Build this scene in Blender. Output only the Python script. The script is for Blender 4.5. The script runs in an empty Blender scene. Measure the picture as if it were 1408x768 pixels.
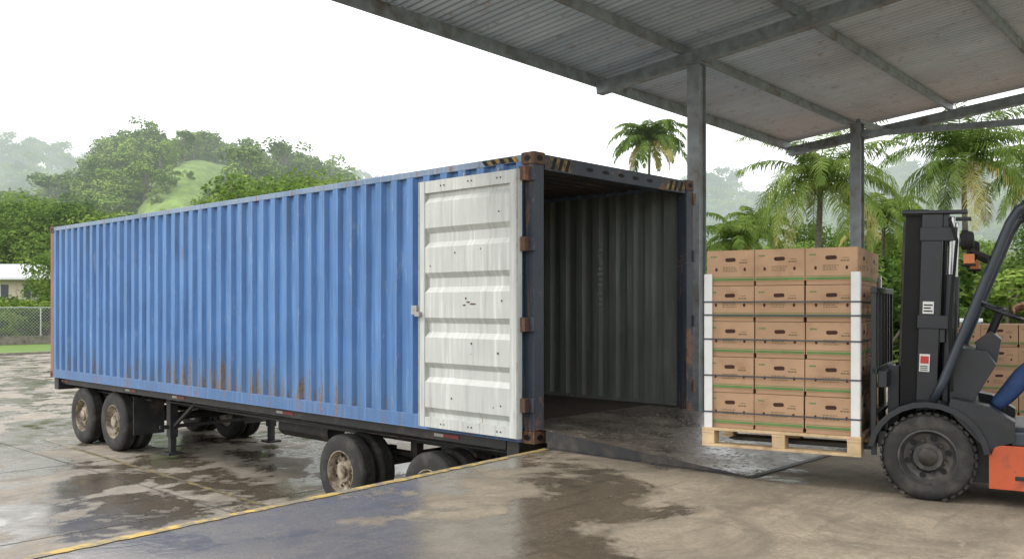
import bpy, math, random
from mathutils import Vector, Matrix
R=random.Random(7)
sc=bpy.context.scene
CA,SA=math.cos(math.radians(47)),math.sin(math.radians(47))
F=1238.0
def C(xc,d):            # metres right / ahead of the viewpoint -> world
    return (CA*xc+SA*d-6.68, -SA*xc+CA*d-5.93)
def PX(px,d): return C((px-704)/F*d,d)
# ------------------------------------------------------------------ nodes
class NT:
    def __init__(s,name):
        s.mat=bpy.data.materials.new(name); s.mat.use_nodes=True
        s.nt=s.mat.node_tree; s.b=s.nt.nodes['Principled BSDF']; s.tc=s.nt.nodes.new('ShaderNodeTexCoord')
    def L(s,a,b): s.nt.links.new(a,b)
    def put(s,inp,v):
        if v is None: return
        if hasattr(v,'is_linked') or hasattr(v,'links'): s.L(v,inp)
        else:
            if hasattr(inp.default_value,'__len__') and len(inp.default_value)==4:
                if not hasattr(v,'__len__'): v=(v,v,v,1)
                elif len(v)==3: v=(*v,1)
            inp.default_value=v
    def vec(s,scale=(1,1,1),loc=(0,0,0),rot=(0,0,0),src='Object'):
        m=s.nt.nodes.new('ShaderNodeMapping'); s.L(s.tc.outputs[src],m.inputs[0])
        m.inputs['Scale'].default_value=scale; m.inputs['Location'].default_value=loc; m.inputs['Rotation'].default_value=rot
        return m.outputs[0]
    def noise(s,vec,scale,detail=4,rough=.55,dist=0):
        n=s.nt.nodes.new('ShaderNodeTexNoise'); s.L(vec,n.inputs['Vector'])
        n.inputs['Scale'].default_value=scale;n.inputs['Detail'].default_value=detail
        n.inputs['Roughness'].default_value=rough;n.inputs['Distortion'].default_value=dist
        return n.outputs['Fac']
    def voro(s,vec,scale,feature='F1'):
        n=s.nt.nodes.new('ShaderNodeTexVoronoi'); n.feature=feature; s.L(vec,n.inputs['Vector']); n.inputs['Scale'].default_value=scale
        return n.outputs['Distance']
    def ramp(s,fac,stops):
        n=s.nt.nodes.new('ShaderNodeValToRGB'); s.L(fac,n.inputs[0]); e=n.color_ramp.elements
        while len(e)<len(stops): e.new(.5)
        for i,(p,c) in enumerate(stops):
            e[i].position=p; e[i].color=(c,c,c,1) if not hasattr(c,'__len__') else (*c,1)
        return n.outputs[0]
    def mix(s,fac,a,b,blend='MIX'):
        n=s.nt.nodes.new('ShaderNodeMix'); n.data_type='RGBA'; n.blend_type=blend
        s.put(n.inputs[0],fac); s.put(n.inputs[6],a); s.put(n.inputs[7],b); return n.outputs[2]
    def math(s,op,a,b=0.0,clamp=False):
        n=s.nt.nodes.new('ShaderNodeMath'); n.operation=op; n.use_clamp=clamp
        s.put(n.inputs[0],a); s.put(n.inputs[1],b); return n.outputs[0]
    def sep(s,src='Object'):
        n=s.nt.nodes.new('ShaderNodeSeparateXYZ'); s.L(s.tc.outputs[src],n.inputs[0]); return n.outputs
    def bump(s,h,strength=.3,dist=.02):
        n=s.nt.nodes.new('ShaderNodeBump'); s.L(h,n.inputs['Height']); n.inputs['Strength'].default_value=strength
        n.inputs['Distance'].default_value=dist; s.L(n.outputs[0],s.b.inputs['Normal'])
    def set(s,color=None,rough=None,metal=None,spec=None):
        if color is not None: s.put(s.b.inputs['Base Color'],color)
        if rough is not None: s.put(s.b.inputs['Roughness'],rough)
        if metal is not None: s.put(s.b.inputs['Metallic'],metal)
        if spec is not None: s.put(s.b.inputs['Specular IOR Level'],spec)
def simple(name,col,rough=.6,metal=0,var=.25,scale=6,bump=0,spec=None,dirt=None,dscale=3,dthr=(.5,.7)):
    n=NT(name); v=n.vec(); f=n.noise(v,scale,5,.6)
    lo=tuple(c*(1-var) for c in col); hi=tuple(min(1,c*(1+var)) for c in col)
    c=n.ramp(f,[(.3,lo),(.7,hi)])
    if dirt: c=n.mix(n.ramp(n.noise(v,dscale,6,.65),[(dthr[0],0),(dthr[1],1)]),c,dirt)
    n.set(c,n.math('ADD',n.math('MULTIPLY',f,.2),rough-.1),metal,spec)
    if bump: n.bump(n.noise(v,scale*8,4),bump,.01)
    return n.mat
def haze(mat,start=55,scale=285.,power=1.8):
    # aerial haze painted as pale emission, rising with depth ahead of the camera
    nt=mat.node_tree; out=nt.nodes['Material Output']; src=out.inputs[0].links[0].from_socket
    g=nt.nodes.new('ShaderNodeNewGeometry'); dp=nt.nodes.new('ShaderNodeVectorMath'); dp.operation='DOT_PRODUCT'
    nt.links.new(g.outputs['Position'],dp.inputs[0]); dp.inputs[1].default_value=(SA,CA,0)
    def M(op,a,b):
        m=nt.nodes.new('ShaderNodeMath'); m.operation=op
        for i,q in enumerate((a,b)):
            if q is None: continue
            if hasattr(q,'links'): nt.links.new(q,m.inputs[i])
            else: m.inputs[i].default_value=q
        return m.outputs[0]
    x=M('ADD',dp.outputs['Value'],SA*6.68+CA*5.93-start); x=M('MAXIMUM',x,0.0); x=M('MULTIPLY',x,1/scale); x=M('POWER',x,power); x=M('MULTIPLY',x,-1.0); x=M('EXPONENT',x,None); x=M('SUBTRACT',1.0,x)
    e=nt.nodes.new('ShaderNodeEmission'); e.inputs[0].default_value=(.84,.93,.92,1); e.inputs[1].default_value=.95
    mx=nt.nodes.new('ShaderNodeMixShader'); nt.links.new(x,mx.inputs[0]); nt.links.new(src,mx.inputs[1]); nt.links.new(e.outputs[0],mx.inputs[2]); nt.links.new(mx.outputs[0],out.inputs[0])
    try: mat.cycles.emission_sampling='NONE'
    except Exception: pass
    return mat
# ---------------------------------------------------------------- mesh builder
class MB:
    def __init__(s): s.v=[];s.f=[];s.m=[]
    def add(s,vs,fs,mi=0):
        o=len(s.v); s.v+= [tuple(v) for v in vs]
        for f in fs: s.f.append([i+o for i in f]); s.m.append(mi)
    def box(s,x0,x1,y0,y1,z0,z1,mi=0,M=None):
        vs=[Vector((x,y,z)) for x in(x0,x1) for y in(y0,y1) for z in(z0,z1)]
        if M is not None: vs=[M@v for v in vs]
        s.add(vs,[(0,1,3,2),(4,6,7,5),(0,4,5,1),(2,3,7,6),(0,2,6,4),(1,5,7,3)],mi)
    def beam(s,p0,p1,w,h,mi=0,up=(0,0,1)):
        p0,p1=Vector(p0),Vector(p1); a=(p1-p0).normalized(); sd=a.cross(Vector(up)).normalized(); u=sd.cross(a)
        vs=[p+sd*(i*w/2)+u*(j*h/2) for p in(p0,p1) for i in(-1,1) for j in(-1,1)]
        s.add(vs,[(0,1,3,2),(4,6,7,5),(0,4,5,1),(2,3,7,6),(0,2,6,4),(1,5,7,3)],mi)
    def tube(s,path,r,n=8,mi=0,caps=True):
        path=[Vector(p) for p in path]; rs=r if hasattr(r,'__len__') else [r]*len(path); vs=[];fs=[]
        t=(path[1]-path[0]).normalized(); u=t.orthogonal().normalized()
        for i,p in enumerate(path):
            t=(path[min(i+1,len(path)-1)]-path[max(i-1,0)]).normalized(); u=(u-t*u.dot(t)).normalized(); w=t.cross(u)
            for k in range(n):
                a=2*math.pi*k/n; vs.append(p+(u*math.cos(a)+w*math.sin(a))*rs[i])
        for i in range(len(path)-1):
            for k in range(n):
                a=i*n+k;b=i*n+(k+1)%n; fs.append((a,b,b+n,a+n))
        if caps: fs.append(tuple(range(n))[::-1]); fs.append(tuple(range((len(path)-1)*n,len(path)*n)))
        s.add(vs,fs,mi)
    def lathe(s,prof,c,axis,n=32,mi=0):
        c=Vector(c);ax=Vector(axis).normalized(); u=ax.orthogonal().normalized(); w=ax.cross(u); vs=[];fs=[]
        for (r,t) in prof:
            for k in range(n):
                a=2*math.pi*k/n; vs.append(c+ax*t+(u*math.cos(a)+w*math.sin(a))*max(r,1e-4))
        for i in range(len(prof)-1):
            for k in range(n):
                a=i*n+k;b=i*n+(k+1)%n; fs.append((a,b,b+n,a+n))
        s.add(vs,fs,mi)
    def prism(s,poly,z0,z1,mi=0,mtop=None):
        n=len(poly); vs=[(x,y,z0) for x,y in poly]+[(x,y,z1) for x,y in poly]
        s.add(vs,[(i,(i+1)%n,(i+1)%n+n,i+n) for i in range(n)]+[tuple(range(n))[::-1]],mi)
        s.add([(x,y,z1) for x,y in poly],[tuple(range(n))],mi if mtop is None else mtop)
    def sideprism(s,poly,y0,y1,mi=0):   # poly in x,z
        n=len(poly); vs=[(x,y0,z) for x,z in poly]+[(x,y1,z) for x,z in poly]
        s.add(vs,[(i,(i+1)%n,(i+1)%n+n,i+n) for i in range(n)]+[tuple(range(n))[::-1],tuple(range(n,2*n))],mi)
    def ell(s,c,r,mi=0,n=14,m=9,M=None):
        vs=[];fs=[]
        for i in range(m+1):
            t=math.pi*i/m
            for k in range(n):
                a=2*math.pi*k/n; p=Vector((r[0]*math.sin(t)*math.cos(a),r[1]*math.sin(t)*math.sin(a),r[2]*math.cos(t)))
                if M is not None: p=M@p
                vs.append(p+Vector(c))
        for i in range(m):
            for k in range(n):
                a=i*n+k;b=i*n+(k+1)%n; fs.append((a,b,b+n,a+n))
        s.add(vs,fs,mi)
    def mesh(s,name,mats,smooth=False,fix=True):
        me=bpy.data.meshes.new(name); me.from_pydata(s.v,[],s.f)
        for m in mats: me.materials.append(m)
        me.polygons.foreach_set('material_index',s.m)
        if smooth: me.polygons.foreach_set('use_smooth',[True]*len(s.f))
        if fix:
            import bmesh
            b=bmesh.new(); b.from_mesh(me); bmesh.ops.recalc_face_normals(b,faces=b.faces[:]); b.to_mesh(me); b.free()
        me.update(); return me
def empty(name,loc=(0,0,0),rz=0):
    o=bpy.data.objects.new(name,None); o.location=loc; o.rotation_euler=(0,0,rz); sc.collection.objects.link(o); o.empty_display_size=.3; return o
def obj(name,mb,mats,parent=None,bevel=0,smooth=False,angle=None,fix=True):
    me=mb.mesh(name,mats,smooth or angle is not None,fix) if isinstance(mb,MB) else mb
    o=bpy.data.objects.new(name,me); sc.collection.objects.link(o)
    if parent: o.parent=parent
    if bevel:
        m=o.modifiers.new('bev','BEVEL'); m.width=bevel; m.segments=2; m.limit_method='ANGLE'; m.angle_limit=math.radians(40)
    if angle is not None:
        me.set_sharp_from_angle(angle=math.radians(angle))
    return o
# ---------------------------------------------------------------- world / light / camera
w=bpy.data.worlds.new('World'); sc.world=w; w.use_nodes=True; nt=w.node_tree; bg=nt.nodes['Background']
sky=nt.nodes.new('ShaderNodeTexSky'); sky.sky_type='NISHITA'; sky.sun_disc=False; sky.sun_elevation=math.radians(48); sky.sun_rotation=math.radians(310); sky.dust_density=6; sky.air_density=1.5
tc=nt.nodes.new('ShaderNodeTexCoord'); nz=nt.nodes.new('ShaderNodeTexNoise'); nz.inputs['Scale'].default_value=2.2; nz.inputs['Detail'].default_value=4
nt.links.new(tc.outputs['Generated'],nz.inputs['Vector'])
rp=nt.nodes.new('ShaderNodeValToRGB'); nt.links.new(nz.outputs[0],rp.inputs[0]); rp.color_ramp.elements[0].position=.3; rp.color_ramp.elements[0].color=(.90,.93,.97,1); rp.color_ramp.elements[1].position=.7
sc_=nt.nodes.new('ShaderNodeVectorMath'); sc_.operation='SCALE'; nt.links.new(rp.outputs[0],sc_.inputs[0]); sc_.inputs['Scale'].default_value=19.5
mx=nt.nodes.new('ShaderNodeMix'); mx.data_type='RGBA'; mx.inputs[0].default_value=.88
nt.links.new(sky.outputs[0],mx.inputs[6]); nt.links.new(sc_.outputs[0],mx.inputs[7]); nt.links.new(mx.outputs[2],bg.inputs[0]); bg.inputs[1].default_value=.11
sun=bpy.data.lights.new('sun','SUN'); sun.energy=1.9; sun.angle=math.radians(12); sun.color=(1,.96,.9)
so=bpy.data.objects.new('sun',sun); sc.collection.objects.link(so)
so.rotation_euler=Vector((.75,-.6,-1.05)).to_track_quat('-Z','Y').to_euler(); so.location=(-20,15,30)
cd=bpy.data.cameras.new('camera'); cam=bpy.data.objects.new('camera',cd); sc.collection.objects.link(cam); sc.camera=cam
cam.location=(-6.68,-5.93,2.55); cam.rotation_euler=(math.radians(90),0,math.radians(-47)); cd.sensor_width=36; cd.lens=36*F/1408; cd.shift_y=37/1408; cd.clip_end=5000; cd.clip_start=.05
sc.view_settings.view_transform='Standard'; sc.view_settings.look='None'; sc.view_settings.exposure=0
# ---------------------------------------------------------------- materials
def concrete(name,dry,wet,kx,ky,bias,wetrough=.06,crk=.35,smax=.2,pudthr=(.66,.74)):
    n=NT(name); v=n.vec(); x,y,z=n.sep()
    big=n.noise(v,.55,6,.6,.6); med=n.noise(v,2.2,7,.65,.3); fine=n.noise(v,38,5,.7)
    c=n.mix(n.ramp(med,[(.3,0),(.7,1)]),tuple(k*.75 for k in dry),tuple(k*1.22 for k in dry))
    c=n.mix(n.ramp(fine,[(.35,0),(.65,1)]),n.mix(1.0,c,(.72,.70,.67),'MULTIPLY'),c)
    st=n.noise(n.vec(loc=(31,7,0)),1.1,6,.7,.9)
    c=n.mix(n.ramp(st,[(.48,0),(.64,.75)]),c,tuple(k*.5 for k in dry))
    st2=n.noise(n.vec((.5,2.2,1),loc=(3,17,0)),2.4,8,.75,.5)
    c=n.mix(n.ramp(st2,[(.52,0),(.62,.5)]),c,tuple(k*.45 for k in dry))
    sp=n.noise(n.vec(loc=(5,2,0)),9,5,.7); c=n.mix(n.ramp(sp,[(.62,0),(.70,.55)]),c,tuple(k*.38 for k in dry))
    c=n.mix(n.ramp(sp,[(.30,.35),(.38,0)]),c,tuple(min(1,k*1.5) for k in dry))
    t=n.math('ADD',n.math('ADD',n.math('MULTIPLY',x,kx),n.math('MULTIPLY',y,ky)),bias)
    t=n.math('MINIMUM',t,smax); t=n.math('MAXIMUM',t,-.11)
    wv=n.math('ADD',n.math('ADD',n.math('MULTIPLY',big,.7),n.math('MULTIPLY',med,.35)),t)
    wm=n.ramp(wv,[(.53,0),(.585,1)]); pud=n.ramp(wv,[(pudthr[0],0),(pudthr[1],1)])
    c=n.mix(wm,c,n.mix(1.0,c,wet,'MULTIPLY'))
    dv=n.nt.nodes.new('ShaderNodeVectorMath'); dv.operation='ADD'; n.L(v,dv.inputs[0])
    nn=n.nt.nodes.new('ShaderNodeTexNoise'); n.L(v,nn.inputs['Vector']); nn.inputs['Scale'].default_value=1.7; nn.inputs['Detail'].default_value=6; n.L(nn.outputs['Color'],dv.inputs[1])
    crack=n.voro(dv.outputs[0],.22,'DISTANCE_TO_EDGE')
    cm=n.ramp(crack,[(.0008,1),(.003,0)])
    c=n.mix(n.math('MULTIPLY',cm,crk),c,(.05,.045,.04))
    rg=n.mix(wm,n.ramp(fine,[(.3,.65),(.7,.95)]),n.ramp(med,[(.35,wetrough+.24),(.6,wetrough+.05)]))
    rg=n.mix(pud,rg,wetrough*.4)
    n.set(c,rg,0,n.mix(wm,.35,.75))
    h=n.math('ADD',n.math('MULTIPLY',fine,.6),med)
    h=n.mix(wm,h,n.math('MULTIPLY',h,.45)); h=n.mix(pud,h,n.math('MULTIPLY',med,.12)); n.bump(h,.4,.013)
    return n.mat
M_dock=concrete('dock_concrete',(.335,.285,.215),(.46,.44,.42),-.03,.055,.10,.10,smax=.12,pudthr=(.67,.76))
M_yard=concrete('yard_concrete',(.34,.30,.245),(.42,.40,.37),0,0,.05,.05,crk=.2,pudthr=(.64,.71))
M_dockface=simple('dock_face_concrete',(.2,.18,.15),.9,var=.4,dirt=(.06,.06,.05))
def paintrust(name,c1,c2,rust=(.17,.085,.045),amt=0.,rough=.45,zref=2.0,yc=6.2,cont=False):
    n=NT(name); v=n.vec(); x,y,z=n.sep()
    a=n.noise(v,.9,5,.6); b=n.noise(n.vec((1,11,.6)),1.6,5,.6); sp=n.noise(v,34,4,.6); sk=n.noise(n.vec((1,13,.9),(3,5,2)),1.1,7,.72)
    c=n.mix(n.ramp(a,[(.3,0),(.7,1)]),c1,c2)
    c=n.mix(n.ramp(b,[(.52,0),(.75,.45)]),c,tuple(min(1,k*1.5+.05) for k in c2))
    c=n.mix(n.ramp(b,[(.25,.6),(.45,0)]),c,tuple(k*.5 for k in c1))
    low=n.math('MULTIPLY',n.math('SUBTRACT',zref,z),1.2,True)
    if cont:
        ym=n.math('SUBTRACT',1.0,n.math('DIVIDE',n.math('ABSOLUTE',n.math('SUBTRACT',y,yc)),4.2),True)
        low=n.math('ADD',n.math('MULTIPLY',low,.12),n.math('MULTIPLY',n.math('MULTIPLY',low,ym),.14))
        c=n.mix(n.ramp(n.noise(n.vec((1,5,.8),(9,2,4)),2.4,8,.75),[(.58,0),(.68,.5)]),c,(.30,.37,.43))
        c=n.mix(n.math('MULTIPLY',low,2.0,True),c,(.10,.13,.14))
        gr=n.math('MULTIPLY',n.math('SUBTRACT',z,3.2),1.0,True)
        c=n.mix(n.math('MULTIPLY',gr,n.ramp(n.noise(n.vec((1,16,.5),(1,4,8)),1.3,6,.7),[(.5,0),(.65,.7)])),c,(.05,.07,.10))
    else: low=n.math('MULTIPLY',low,.05)
    rv=n.math('ADD',n.math('ADD',sk,low),amt)
    rm=n.ramp(rv,[(.65,0),(.71,.85)])
    rm2=n.ramp(n.math('ADD',n.math('MULTIPLY',sp,.75),n.math('MULTIPLY',a,.25)),[(.645-amt*.3,0),(.67-amt*.3,.8)])
    rc=n.mix(n.ramp(sp,[(.4,0),(.6,1)]),rust,tuple(k*1.8 for k in rust))
    c=n.mix(rm,c,rc); c=n.mix(rm2,c,rc)
    n.set(c,n.mix(rm,n.ramp(b,[(.3,rough-.08),(.7,rough+.12)]),.85)); n.bump(n.math('ADD',n.math('MULTIPLY',a,1.),n.math('MULTIPLY',sp,.1)),.25,.02)
    return n.mat
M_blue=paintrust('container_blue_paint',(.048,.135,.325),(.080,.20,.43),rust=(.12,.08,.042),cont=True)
M_bluerail=paintrust('container_rail_paint',(.05,.12,.26),(.08,.17,.34),amt=.04)
M_rail_light=paintrust('container_top_rail_paint',(.10,.18,.30),(.22,.28,.36),amt=.08)
M_frame=paintrust('container_frame_paint',(.02,.03,.05),(.045,.055,.07),amt=.08,rough=.6)
M_rusty=paintrust('container_rusty_post',(.16,.09,.07),(.28,.16,.12),amt=.1,rough=.8)
M_cast=paintrust('casting_paint',(.06,.035,.027),(.13,.07,.045),amt=.08,rough=.8)
M_doorw=paintrust('door_grey_paint',(.42,.44,.42),(.54,.55,.52),rust=(.16,.1,.06),amt=-.02,rough=.4)
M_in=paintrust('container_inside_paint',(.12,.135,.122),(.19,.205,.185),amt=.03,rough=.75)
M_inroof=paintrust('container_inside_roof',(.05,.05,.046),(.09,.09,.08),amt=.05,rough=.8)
M_floor=simple('plywood_floor',(.07,.052,.04),.6,var=.4,dirt=(.03,.025,.02))
M_black=simple('chassis_black',(.022,.022,.023),.55,var=.4,dirt=(.08,.062,.045))
M_dark=simple('trim_and_hole_black',(.006,.006,.006),.8)  # black of stripes and trim; also painted flat for shade inside holes
M_rubber=simple('tyre_rubber',(.022,.021,.02),.8,var=.4,dirt=(.07,.064,.055),dscale=5)
M_rim=simple('cream_rim',(.36,.31,.235),.6,var=.3,dirt=(.11,.08,.055),dscale=7,dthr=(.40,.58))
M_yel=simple('yellow_paint',(.48,.33,.07),.6,var=.3,dirt=(.2,.17,.12),dscale=7,dthr=(.44,.54))
M_yelfade=simple('faded_yellow_line',(.26,.20,.09),.45,var=.4,dirt=(.12,.105,.08),dscale=4,dthr=(.42,.55))
M_red=simple('red_reflector',(.45,.03,.02),.3)
M_white=simple('white_plastic',(.66,.66,.64),.5,var=.08)
M_gal=simple('painted_steel_post',(.24,.26,.27),.55,var=.3,dirt=(.12,.085,.06),dscale=3)
M_beam=simple('painted_steel_beam',(.24,.27,.29),.55,var=.3,dirt=(.12,.085,.065),dscale=2.5)
M_hydr=simple('chrome_rod',(.5,.5,.5),.2,1)
# roof sheet
n=NT('galvanised_sheet'); v=n.vec(); x,y,z=n.sep()
f=n.noise(n.vec((3,.5,1)),1.3,5,.6); g=n.noise(v,.35,3)
c=n.mix(n.ramp(f,[(.3,0),(.7,1)]),(.56,.69,.80),(.78,.87,.94))
rr=n.math('ADD',n.math('MULTIPLY',n.math('SUBTRACT',x,4.),.07),g)
c=n.mix(n.ramp(rr,[(.45,0),(.9,.7)]),c,(.64,.55,.51))
fl=n.math('FLOOR',n.math('DIVIDE',x,.95)); wn=n.nt.nodes.new('ShaderNodeTexWhiteNoise'); wn.noise_dimensions='1D'; n.L(fl,wn.inputs['W'])
c=n.mix(n.math('MULTIPLY',wn.outputs['Value'],.5),c,n.mix(1.0,c,(.60,.61,.64),'MULTIPLY'))
# darker bands painted in the corrugation valleys to stand in for shading
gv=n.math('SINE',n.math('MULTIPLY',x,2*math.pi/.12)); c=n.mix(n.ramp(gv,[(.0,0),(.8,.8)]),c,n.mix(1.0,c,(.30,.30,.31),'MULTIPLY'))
c=n.mix(n.ramp(n.noise(v,5,6,.7),[(.56,0),(.72,.6)]),c,(.28,.18,.13))
n.set(c,.5,.05); M_roof=n.mat
# tread plate
n=NT('tread_plate'); v=n.vec((1,1,1),rot=(0,0,.78)); d=n.voro(n.vec((26,9,1),rot=(0,0,.78)),1.); d2=n.voro(n.vec((9,26,1),rot=(0,0,.78)),1.)
h=n.math('MINIMUM',d,d2); f=n.noise(v,2.5,6,.65); hr=n.ramp(h,[(.12,1),(.34,0)])
c=n.mix(n.ramp(f,[(.35,0),(.65,1)]),(.085,.07,.056),(.23,.195,.16)); c=n.mix(n.math('MULTIPLY',hr,.4),c,(.30,.27,.23))
n.set(c,n.ramp(f,[(.35,.20),(.65,.5)]),.35); n.bump(hr,1.,.012); M_tread=n.mat
# ---------------------------------------------------------------- ground
g=MB(); g.add([(-2500,-2500,-.03),(2500,-2500,-.03),(2500,2500,-.03),(-2500,2500,-.03)],[(0,1,2,3)])
n=NT('grass'); v=n.vec(); f=n.noise(v,.8,8,.7); ff=n.noise(v,9,6,.7)
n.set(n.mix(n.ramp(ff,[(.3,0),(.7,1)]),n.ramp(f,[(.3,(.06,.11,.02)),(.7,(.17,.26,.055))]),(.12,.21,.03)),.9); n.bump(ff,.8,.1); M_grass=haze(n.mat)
obj('ground',g,[M_grass],fix=False)
y=MB(); y.add([(-90,-60,0),(26,-60,0),(26,45.5,0),(-90,45.5,0)],[(0,1,2,3)]); obj('yard_pavement',y,[M_yard],fix=False)
k=MB(); k.box(-90,26,45.5,45.7,-.02,.12); obj('kerb',k,[M_dockface],bevel=.02)
ln=MB(); ln.add([(-.50,2.2,.004),(-.42,2.2,.004),(-.12,12.3,.004),(-.20,12.3,.004)],[(0,1,2,3)])
ln.add([(-9.1,3,.004),(-9.0,3,.004),(-8.7,14,.004),(-8.8,14,.004)],[(0,1,2,3)]); obj('bay_marking',ln,[M_yelfade],fix=False)
jn=MB()
for yy in (4.6,9.2,13.8,18.4,23,27.6,32.2): jn.add([(-40,yy,.003),(25,yy,.003),(25,yy+.02,.003),(-40,yy+.02,.003)],[(0,1,2,3)])
for xx in (-14,-9.4,-4.8,-.9,5,10): jn.add([(xx,1,.0035),(xx+.02,1,.0035),(xx+.02,45,.0035),(xx,45,.0035)],[(0,1,2,3)])
obj('pavement_joint',jn,[simple('joint',(.08,.072,.064),.7)],fix=False)
# dock
d=MB(); poly=[(-14,-1.23),(-14,-30),(13,-30),(13,.7),(3.2,.7),(3.2,-.1),(.1,-.1),(-4.9,-.5)]
d.prism(poly,-.02,1.15,1,0)
obj('loading_dock',d,[M_dock,M_dockface])
s=MB(); z=1.154; rs=random.Random(5)
e=[(-14,-1.23),(-4.9,-.5),(.02,-.105)]
for a,b in zip(e[:-1],e[1:]):
    N=80; ww=[.088+rs.uniform(-.012,.010)*(2 if rs.random()<.15 else 1) for _ in range(N+1)]
    for i in range(N):
        t0,t1=i/N,(i+1)/N; p=lambda t,o:(a[0]+(b[0]-a[0])*t,a[1]+(b[1]-a[1])*t-o,z)
        s.add([p(t0,ww[i]),p(t1,ww[i+1]),p(t1,0.004),p(t0,0.004)],[(0,1,2,3)])
    s.add([(a[0],a[1]+.003,1.09),(b[0],b[1]+.003,1.09),(b[0],b[1]+.003,1.15),(a[0],a[1]+.003,1.15)],[(0,1,2,3)])
obj('dock_edge_marking',s,[M_yel],fix=False)
# leveler
l=MB()
x0,x1=.06,2.6
l.add([(x0,-2.3,1.157),(x1,-2.3,1.157),(x1,-.12,1.325),(x0,-.12,1.325),(x1,.42,1.336),(x0,.42,1.336)],[(0,1,2,3),(3,2,4,5)],0)
l.add([(x0,-2.3,1.157),(x0,-.12,1.325),(x0,-.12,1.16),(x0,-2.3,1.152)],[(0,1,2,3)],1)
l.box(x0-.05,x0-.003,-2.34,-.1,1.152,1.158,1); l.box(x0-.05,x1,-2.36,-2.305,1.152,1.160,1); l.box(x0,x1,-.12,-.1,1.2,1.32,1)
obj('dock_leveler',l,[M_tread,M_black],fix=False)
# ---------------------------------------------------------------- container
cont=empty('shipping_container'); zb,zt,L,W=1.187,4.086,12.56,2.95
def corr(x_in,x_out,y0,y1,z0,z1,pitch,mi,mb,flip=1):
    y=y0; pts=[]
    while y<y1-pitch:
        pts+=[(y,x_out),(y+pitch*.38,x_out),(y+pitch*.5,x_in),(y+pitch*.88,x_in)]; y+=pitch
    pts.append((y,x_out)); pts.append((y1,x_out))
    vs=[];fs=[]
    for (yy,xx) in pts: vs+=[(xx,yy,z0),(xx,yy,z1)]
    for i in range(len(pts)-1): fs.append((2*i,2*i+2,2*i+3,2*i+1))
    mb.add(vs,fs,mi)
a=MB(); corr(.054,.004,.14,L-.14,zb+.15,zt-.08,.283,0,a); obj('side_panel_outside',a,[M_blue],cont,fix=False,bevel=0)
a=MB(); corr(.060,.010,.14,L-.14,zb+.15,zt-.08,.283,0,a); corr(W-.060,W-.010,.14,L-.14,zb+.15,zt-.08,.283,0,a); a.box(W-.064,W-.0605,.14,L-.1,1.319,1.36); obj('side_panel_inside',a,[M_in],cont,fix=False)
a=MB(); corr(W-.054,W-.004,.14,L-.14,zb+.15,zt-.08,.283,0,a); a.box(.05,W-.05,L-.05,L-.03,zb+.1,zt-.05); obj('panel_far',a,[M_blue],cont,fix=False)
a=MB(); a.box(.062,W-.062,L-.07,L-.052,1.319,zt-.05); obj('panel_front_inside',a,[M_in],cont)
a=MB()
yy=.12
while yy<L-.2:
    a.add([(.05,yy,zt-.045),(W-.05,yy,zt-.045),(W-.05,yy+.09,zt-.045),(.05,yy+.09,zt-.045),(W-.05,yy+.11,zt-.025),(.05,yy+.11,zt-.025),(W-.05,yy+.19,zt-.025),(.05,yy+.19,zt-.025),(W-.05,yy+.21,zt-.045),(.05,yy+.21,zt-.045)],[(0,1,2,3),(3,2,4,5),(5,4,6,7),(7,6,8,9)]); yy+=.21
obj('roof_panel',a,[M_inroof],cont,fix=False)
a=MB(); a.box(.06,W-.06,.1,L-.06,1.22,1.318); obj('floor',a,[M_floor],cont)
a=MB(); a.box(0,.06,.14,L-.14,zt-.085,zt-.012); a.box(W-.06,W,.14,L-.14,zt-.085,zt-.012); obj('top_rail',a,[M_rail_light],cont,bevel=.006)
a=MB(); a.box(-.006,.05,.16,L-.16,zb+.0,zb+.155); a.box(W-.05,W+.004,.16,L-.16,zb,zb+.155)
a.box(-.02,-.006,.16,L-.16,zb,zb+.012)
for i in range(0,40): a.box(.05,W-.05,.35+i*.305,.41+i*.305,zb+.01,zb+.03)
obj('bottom_rail',a,[M_bluerail],cont,bevel=.004)
a=MB(); a.box(0,.15,0.0,.14,zb+.12,zt-.12,0); a.box(W-.15,W,0.0,.14,zb+.12,zt-.12,0); a.box(.17,W-.17,.004,.13,zt-.165,zt-.008,0); a.box(.17,W-.17,.01,.13,zb,1.308,0)
for zz in (1.5,2.3,3.1,3.8):
    a.box(-.03,.02,-.02,.05,zz,zz+.14,0); a.box(W-.02,W+.03,-.02,.05,zz,zz+.14,0)
obj('rear_frame',a,[M_frame],cont,bevel=.006)
a=MB(); a.box(0,.14,L-.14,L,zb+.12,zt-.12); a.box(W-.14,W,L-.14,L,zb+.12,zt-.12); a.box(.14,W-.14,L-.12,L,zt-.13,zt-.01); obj('front_frame',a,[M_rusty],cont,bevel=.006)
a=MB()
for xx in (-.006,W-.164):
    for y_ in (-.006,L-.172):
        for z_ in (zb-.006,zt-.118):
            a.box(xx,xx+.17,y_,y_+.178,z_,z_+.124,0)
            ys=y_-.003 if y_<1 else y_+.181
            for (cx,cz) in ((xx+.085,z_+.062),):
                P=[(cx+.045*math.cos(t)*(1.),ys,cz+.03*math.sin(t)) for t in [i*math.pi/6 for i in range(12)]]; a.add(P,[tuple(range(12))],1)
            xs=xx-.003 if xx<1 else xx+.173
            P=[(xs,y_+.089+.042*math.cos(t),z_+.062+.03*math.sin(t)) for t in [i*math.pi/6 for i in range(12)]]; a.add(P,[tuple(range(12))],1)
obj('corner_casting',a,[M_cast,M_dark],cont,bevel=.008,fix=False)
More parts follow.
